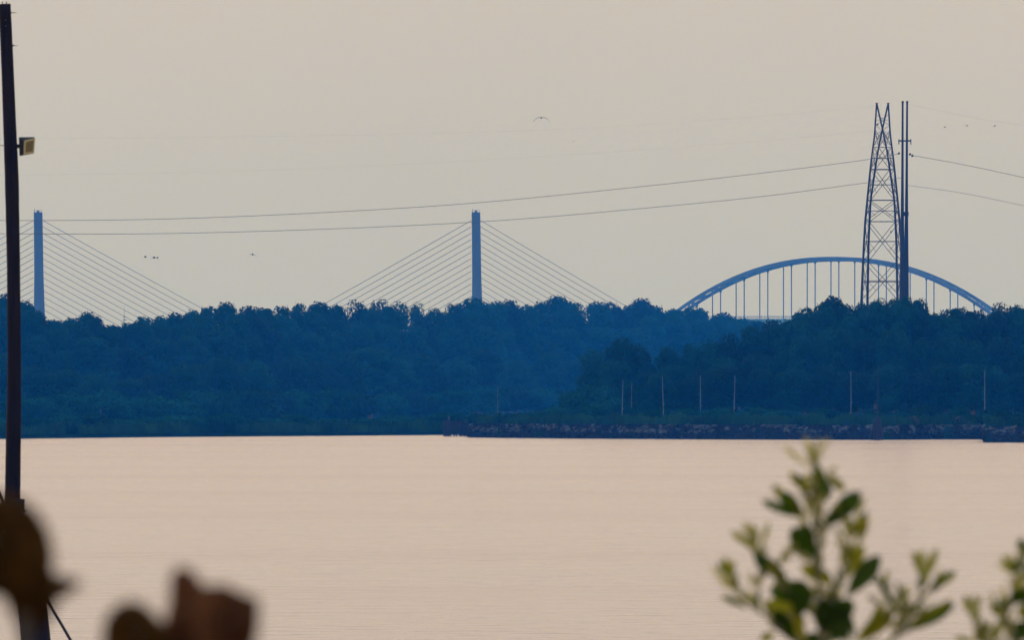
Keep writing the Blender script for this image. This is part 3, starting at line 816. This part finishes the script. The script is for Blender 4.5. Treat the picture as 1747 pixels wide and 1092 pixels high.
mb.add([*fr, *o1, *i1, *i0], [(k, (k + 1) % 4, (k + 1) % 4 + 4, k + 4) for k in range(4)] + [(k + 4, (k + 1) % 4 + 4, (k + 1) % 4 + 8, k + 8) for k in range(4)] + [(k + 8, (k + 1) % 4 + 8, (k + 1) % 4 + 12, k + 12) for k in range(4)])
wparent(mb, 'rim', M['lampframe'], fl)
mb = MB(); mb.add([p + nrm * .002 for p in inn], [(0, 1, 2, 3)]); gl = wparent(mb, 'glass', M['lens'], fl)
gl.modifiers.new('thick', 'SOLIDIFY').thickness = .004
mb = MB(); a_ = cen + nrm * .006; mb.tube([a_ + Vector((-.03, 0, -.035)), a_ + Vector((-.02, 0, .03))], .012, 8); wparent(mb, 'bulb', M['lamphouse'], fl)
mb = MB(); mb.beam(P(28, 249, D), P(36, 249, D + .03), .05, .05); wparent(mb, 'mounting_arm', M['metal'], fl)

d = 150
mb = MB(); pts = []; rad = []
for i in range(30):
    u = i / 29; y_ = 978 + (1225 - 978) * u
    pts.append(P(49 + (70 - 49) * u + 2 * u * (1 - u) * 4, y_, d + .05)); rad.append(25.5 * K * d * (1 + .02 * noise.noise(Vector((0, i * .7, 7)))))
mb.tube(pts, rad, 20)
tag(mb.build('piling', M['pole'], loc=pts[-1], smooth=True), 'thick dark piling under the leaning pole, behind the brown dried leaves', 'piling')
mb = MB(); pts = [P(x_, y_, 149) for x_, y_ in ((-45, 760), (-20, 800), (-3, 836), (8, 862), (30, 915), (60, 985), (93, 1046), (106, 1068), (122, 1096), (150, 1150), (175, 1205))]
mb.tube(pts, 2.6 * K * 149, 8)
tag(mb.build('guy_cable', M['metal'], loc=pts[-1]), 'thick dark cable slanting down right past the foot of the pole', 'cable')

# ------------------------------------------------------------------ foreground shrubs (about 20 m away, out of focus)
def leafmesh(mb, a, b_, wd, mi, rnd, tilt):
    """obovate leaf from base a to tip b_, width wd"""
    ax = b_ - a; ln = ax.length; ax.normalize()
    side = Vector((ax.z, 0, -ax.x)).normalized()
    side = (Matrix.Rotation(tilt, 3, ax) @ side).normalized()
    nn = ax.cross(side)
    st = [(0, .08), (.12, .38), (.3, .74), (.5, .97), (.68, 1.0), (.82, .8), (.93, .45), (1.0, .06)]
    vs = []; fs = []
    curl = rnd.uniform(-.12, .16)
    for u, w_ in st:
        c = a + ax * ln * u + nn * ln * curl * u * u
        vs += [c - side * wd * .5 * w_ + nn * wd * .12 * w_, c, c + side * wd * .5 * w_ + nn * wd * .12 * w_]
    for i in range(len(st) - 1):
        k = i * 3
        fs += [(k, k + 1, k + 4, k + 3), (k + 1, k + 2, k + 5, k + 4)]
    mb.add(vs, fs, mi)
def zoomc(x, y): return 1200 + x / 3.102, 740 + y / 3.102
DS = 20.0
def shrub(base_px, leaves, stems, label, seed, extra):
    rnd = random.Random(seed)
    root = empty('leafy_shrub', (X(base_px, DS), DS, 2.25), label, 'shrub')
    st = MB(); extras = []
    for pl, r0, r1 in stems:
        pts = []
        for i, (x, y) in enumerate(pl):
            px, py = zoomc(x, y); pts.append(P(px, py, DS + rnd.uniform(-.02, .02)))
        n = len(pts); st.tube(pts, [1.15 * (r0 + (r1 - r0) * i / max(n - 1, 1)) for i in range(n)], 7)
        extras += [(pts[i], pts[i + 1]) for i in range(n - 1)]
    lf = MB()
    for (x0, y0, x1, y1, wd, mi) in leaves:
        dd = rnd.uniform(-.05, .05); ex = .12; x1 += (x1 - x0) * ex; y1 += (y1 - y0) * ex
        a = P(*zoomc(x0, y0), DS + dd * .4); b_ = P(*zoomc(x1, y1), DS + dd)
        leafmesh(lf, a, b_, wd / 3.102 * K * DS * (1.08 if mi == 0 else .88), mi, rnd, rnd.uniform(-.55, .55))
    for pa, pb in extras:                       # small young leaves along every twig
        for k in range(max(1, int((pb - pa).length / .0045))):
            c = pa.lerp(pb, rnd.random()); sd_ = rnd.choice((-1, 1))
            dv = ((pb - pa).normalized() + Vector((sd_ * rnd.uniform(.3, .9), rnd.uniform(-.6, .6), rnd.uniform(0, .3)))).normalized()
            leafmesh(lf, c, c + dv * rnd.uniform(.016, .034), rnd.uniform(.004, .008), rnd.choice((1, 1, 1, 2, 2, 0, 0)), rnd, rnd.uniform(-.8, .8))
    # the rest of the bush, below the frame
    main = P(*zoomc(*stems[0][0][-1 if False else 0]), DS)
    gx = X(base_px, DS)
    for i in range(extra):
        q = rnd.uniform(0, 6.28); rr_ = rnd.uniform(.05, .30); ztop = rnd.uniform(3.0, 3.56)
        p0 = Vector((gx + math.cos(q) * .05, DS + math.sin(q) * .05, 2.25)); p1 = Vector((gx + math.cos(q) * rr_, DS + math.sin(q) * rr_, ztop))
        m_ = (p0 + p1) / 2 + Vector((math.cos(q) * .03, math.sin(q) * .03, 0))
        st.tube([p0, m_, p1], [.006, .004, .002], 5)
        for k in range(22):
            u = rnd.uniform(.25, 1); c = p0.lerp(m_, u * 2) if u < .5 else m_.lerp(p1, u * 2 - 1)
            dv = rand_dir(rnd); dv.z = abs(dv.z) * .8 + .2; dv.normalize()
            tip = c + dv * rnd.uniform(.03, .055)
            if tip.z > EYE - .43: continue
            leafmesh(lf, c, tip, rnd.uniform(.014, .022), rnd.choice((0, 0, 1)), rnd, rnd.uniform(-1, 1))
    wparent(st, 'stem', M['twig'], root, True)
    wparent(lf, 'foliage', [M['leafdark'], M['leafmid'], M['leafpale']], root, True)
DK, MD, PL = 0, 1, 2
leavesA = [
 (580,135,540,30,34,PL),(590,145,650,40,30,PL),(585,130,602,28,26,PL),(565,185,435,75,32,PL),(600,165,575,60,38,MD),(598,150,642,335,72,DK),(630,210,668,320,50,DK),(655,205,742,292,46,MD),(660,215,700,180,30,MD),
 (655,230,725,300,26,DK),(530,310,466,212,46,MD),(535,330,530,235,40,MD),(560,400,536,315,40,PL),(600,330,560,260,26,PL),
 (515,440,378,285,64,MD),(505,445,332,365,46,DK),(530,430,425,330,78,DK),(535,460,470,350,50,MD),(500,430,400,300,30,PL),(545,470,560,360,34,PL),(600,470,575,370,38,PL),(590,420,640,330,26,PL),
 (632,498,812,328,98,DK),(640,510,770,360,40,MD),(800,450,848,345,34,PL),(800,470,862,452,26,PL),(815,600,862,450,58,MD),(790,560,825,440,44,MD),(770,560,748,455,48,PL),(765,600,700,505,32,MD),(780,520,760,440,30,PL),
 (602,655,482,515,118,DK),(590,600,520,500,70,DK),(445,670,472,560,30,PL),(560,690,480,620,22,PL),
 (312,640,162,528,54,MD),(285,600,222,480,46,PL),(290,590,262,490,34,PL),(300,620,345,492,38,PL),(320,560,360,500,22,PL),
 (442,765,296,650,86,DK),(440,780,350,700,44,MD),(430,740,300,655,40,MD),
 (155,820,118,665,56,MD),(160,800,150,680,30,PL),(170,845,60,715,36,PL),(240,930,105,850,52,PL),(230,925,120,880,26,DK),(275,905,228,835,36,PL),(180,830,90,790,24,PL),
 (690,800,535,712,92,MD),(680,780,600,730,60,DK),(755,865,912,668,98,DK),(770,800,880,660,54,DK),(745,770,856,640,52,MD),(770,700,800,610,44,MD),(780,690,846,600,50,MD),
 (570,830,372,835,112,DK),(575,930,352,905,132,MD),(500,975,522,790,128,DK),(600,900,430,850,90,DK),(700,1110,690,890,160,DK),(770,1110,640,900,120,DK),(800,1105,985,955,112,MD),(860,1100,940,930,70,MD),
 (480,1110,395,950,94,DK),(545,1010,465,935,60,MD),(610,990,560,880,60,PL),(470,1100,330,900,60,MD),(540,1120,480,960,70,MD),(640,900,700,800,50,MD),(720,900,690,830,50,PL),(800,1080,760,960,60,DK),
 (700,1000,780,900,110,DK),(650,1060,640,900,110,DK),(380,1060,300,1092,60,MD),(620,1140,560,1060,90,DK),
 (1165,785,1112,640,52,MD),(1168,790,1222,632,52,MD),(1165,775,1168,622,46,PL),(1160,760,1140,640,30,PL),(1175,760,1200,650,28,PL),(1182,842,1330,745,46,DK),(1190,846,1320,760,26,PL),
 (1055,1050,1305,915,78,DK),(1080,1040,1290,905,36,MD),(1022,935,925,768,30,DK),(1062,965,1060,822,36,PL),(992,985,918,895,28,PL),(962,1005,915,930,36,MD),(1050,900,1110,830,20,PL),(1040,990,1140,880,24,PL),(990,1020,960,940,40,PL),(1010,960,1020,850,18,PL)]
stemsA = [([(640,1200),(615,1000),(605,700),(622,500),(600,340),(585,190),(575,120)], .0045, .0012),
 ([(640,1180),(660,980),(700,820),(760,690),(772,580),(815,470)], .003, .001),
 ([(560,1150),(440,1060),(370,1010),(265,905),(160,810),(130,740)], .0028, .0009),
 ([(600,980),(470,860),(400,770),(310,700),(285,620),(245,540)], .0024, .0009),
 ([(602,700),(540,640),(470,620),(440,670)], .0014, .0006),
 ([(610,560),(540,470),(480,400)], .0018, .0008), ([(600,400),(560,330),(500,270)], .0014, .0006), ([(610,520),(660,480),(720,400)], .0016, .0008),
 ([(290,830),(280,780),(310,700)], .0012, .0008), ([(700,560),(740,600),(770,650)], .0012, .0008),
 ([(800,1200),(980,1110),(1070,990),(1140,870),(1168,770)], .0032, .0009),
 ([(1000,1090),(1060,1050),(1160,1000)], .0016, .0007), ([(1080,980),(1040,950),(1000,870),(940,790)], .0016, .0006), ([(1060,1000),(1062,900),(1060,840)], .0014, .0006),
 ([(1150,860),(1200,830),(1260,790)], .0014, .0006), ([(1030,1050),(980,960),(930,900)], .0016, .0006), ([(1090,960),(1150,940),(1160,900)], .0012, .0006)]
shrub(1400, leavesA, stemsA, 'out-of-focus leafy green shrub whose pointed sprig rises left of the frame corner', 3, 26)
leavesB = [(1692,640,1678,560,40,DK),(1700,660,1740,560,50,MD),(1652,755,1588,655,46,MD),(1640,745,1690,660,44,DK),(1650,740,1630,650,34,PL),(1660,760,1560,690,26,PL),
 (1630,905,1745,835,84,DK),(1640,860,1700,760,50,MD),(1605,905,1578,815,38,PL),(1700,900,1640,830,60,MD),(1590,985,1532,915,52,MD),(1600,1000,1585,900,34,PL),(1560,940,1600,870,50,DK),
 (1440,1000,1388,865,54,MD),(1430,1010,1440,860,34,PL),(1425,980,1375,900,26,PL),(1440,1010,1470,930,24,PL),(1660,1105,1705,1005,94,DK),(1690,1090,1760,980,90,DK),(1440,1105,1340,1085,40,MD),(1500,1105,1475,1010,44,MD),
 (1490,1110,1440,1040,50,MD),(1540,1110,1560,1010,54,MD),(1480,1120,1520,1000,40,PL),(1750,1000,1680,920,90,MD),(1760,900,1700,880,70,DK),(1600,1100,1640,1010,50,PL),(1780,800,1720,700,60,DK),(1800,900,1850,780,80,DK),(1800,1000,1900,900,90,MD),(1780,1100,1850,1000,90,DK)]
stemsB = [([(1700,1250),(1640,1080),(1600,960),(1630,850),(1650,750)], .003, .0009), ([(1700,1250),(1720,1050),(1760,900),(1720,760),(1690,640)], .003, .0009),
 ([(1640,1150),(1480,1100),(1440,1000),(1425,930)], .0024, .0008), ([(1600,960),(1570,930),(1540,920)], .0012, .0006), ([(1520,1130),(1490,1060),(1480,1010)], .0014, .0006)]
shrub(1790, leavesB, stemsB, 'out-of-focus green shrub cut off by the right frame edge', 8, 22)

# ------------------------------------------------------------------ foreground dried plants (about 9 m away, strongly out of focus)
def inside(poly, x, y):
    c = False; j = len(poly) - 1
    for i in range(len(poly)):
        if (poly[i][1] > y) != (poly[j][1] > y) and x < (poly[j][0] - poly[i][0]) * (y - poly[i][1]) / (poly[j][1] - poly[i][1]) + poly[i][0]: c = not c
        j = i
    return c
def dried(mbx, poly, d, depth, seed, mi):
    """a crumpled, cupped dried leaf: rings shrinking to the midrib, with real depth"""
    n = len(poly); cx = sum(p[0] for p in poly) / n; cy = sum(p[1] for p in poly) / n
    out_ = []
    for i in range(n):
        a, b_ = poly[i], poly[(i + 1) % n]
        for q in range(3): out_.append((a[0] + (b_[0] - a[0]) * q / 3, a[1] + (b_[1] - a[1]) * q / 3))
    m_ = len(out_); vs = []; fs = []
    for sgn in (1, -1):
        for r_ in (1, .93, .8, .6, .4, .2, 0.02):
            for i, (x, y) in enumerate(out_):
                f = math.sqrt(max(0, 1 - r_ * r_))
                nz_ = noise.noise(Vector((x * .03, y * .03, seed * 3.1 + sgn))) * .45 + noise.noise(Vector((x * .09, y * .09, seed))) * .15
                dd = -sgn * depth * (f * (.8 + nz_)) + .3 * depth * noise.noise(Vector((x * .02, y * .02, seed + 9)))
                vs.append(P(cx + (x - cx) * r_, cy + (y - cy) * r_, d + dd))
    R_ = 7
    for h in range(2):
        for j in range(R_ - 1):
            for i in range(m_):
                a = h * R_ * m_ + j * m_ + i; b_ = h * R_ * m_ + j * m_ + (i + 1) % m_
                fs.append((a, b_, b_ + m_, a + m_) if h == 0 else (a + m_, b_ + m_, b_, a))
    for i in range(m_): fs.append((i, (i + 1) % m_, R_ * m_ + (i + 1) % m_, R_ * m_ + i))
    mbx.add(vs, fs, mi)
def dry_plant(px, d, polys, stems, label, seed):
    root = empty('dried_plant', (X(px, d), d, 2.2), label, 'plant')
    for k, (poly, dd, dep, mk) in enumerate(polys):
        mb = MB(); dried(mb, poly, d + dd, dep, seed + k, 0); wparent(mb, 'dried_leaf', M[mk], root, True)
    mb = MB()
    for pl in stems:
        pts = [P(x, y, d) for x, y in pl]; pts.append(Vector((X(px, d), d, 2.2)))
        mb.tube(pts, [.0045 + .0006 * i for i in range(len(pts))], 8)
    wparent(mb, 'stem', M['drystem'], root, True)
dry_plant(20, 9.0, [
  ([(-90,862),(-40,842),(0,840),(34,850),(62,870),(84,905),(93,945),(90,985),(54,1015),(0,1020),(-70,1000)], 0, .018, 'dry'),
  ([(10,965),(50,955),(80,968),(100,982),(138,990),(136,1004),(100,1026),(84,1062),(52,1084),(26,1066),(4,1020)], .05, .014, 'dry'),
  ([(-90,900),(-50,880),(-10,890),(0,930),(-20,1000),(-70,1060),(-110,1000)], -.04, .016, 'dry')],
  [[(40, 1050), (46, 1150), (50, 1300)]], 'out-of-focus brown dried seed head hiding the foot of the pole', 11)
dry_plant(310, 9.4, [
  ([(172,1120),(176,1062),(196,1034),(222,1024),(248,1032),(272,1056),(292,1076),(300,1130),(240,1180)], 0, .014, 'dry'),
  ([(276,1075),(288,1025),(290,984),(302,966),(328,972),(346,996),(364,1060),(350,1130),(280,1150)], .04, .013, 'dryred'),
  ([(326,1010),(356,998),(388,998),(414,1012),(442,1022),(443,1065),(434,1110),(400,1160),(336,1160)], -.02, .016, 'dryred')],
  [[(240, 1170), (290, 1260)], [(370, 1150), (330, 1260)]], 'out-of-focus reddish brown curled dead leaves at the bottom edge', 21)
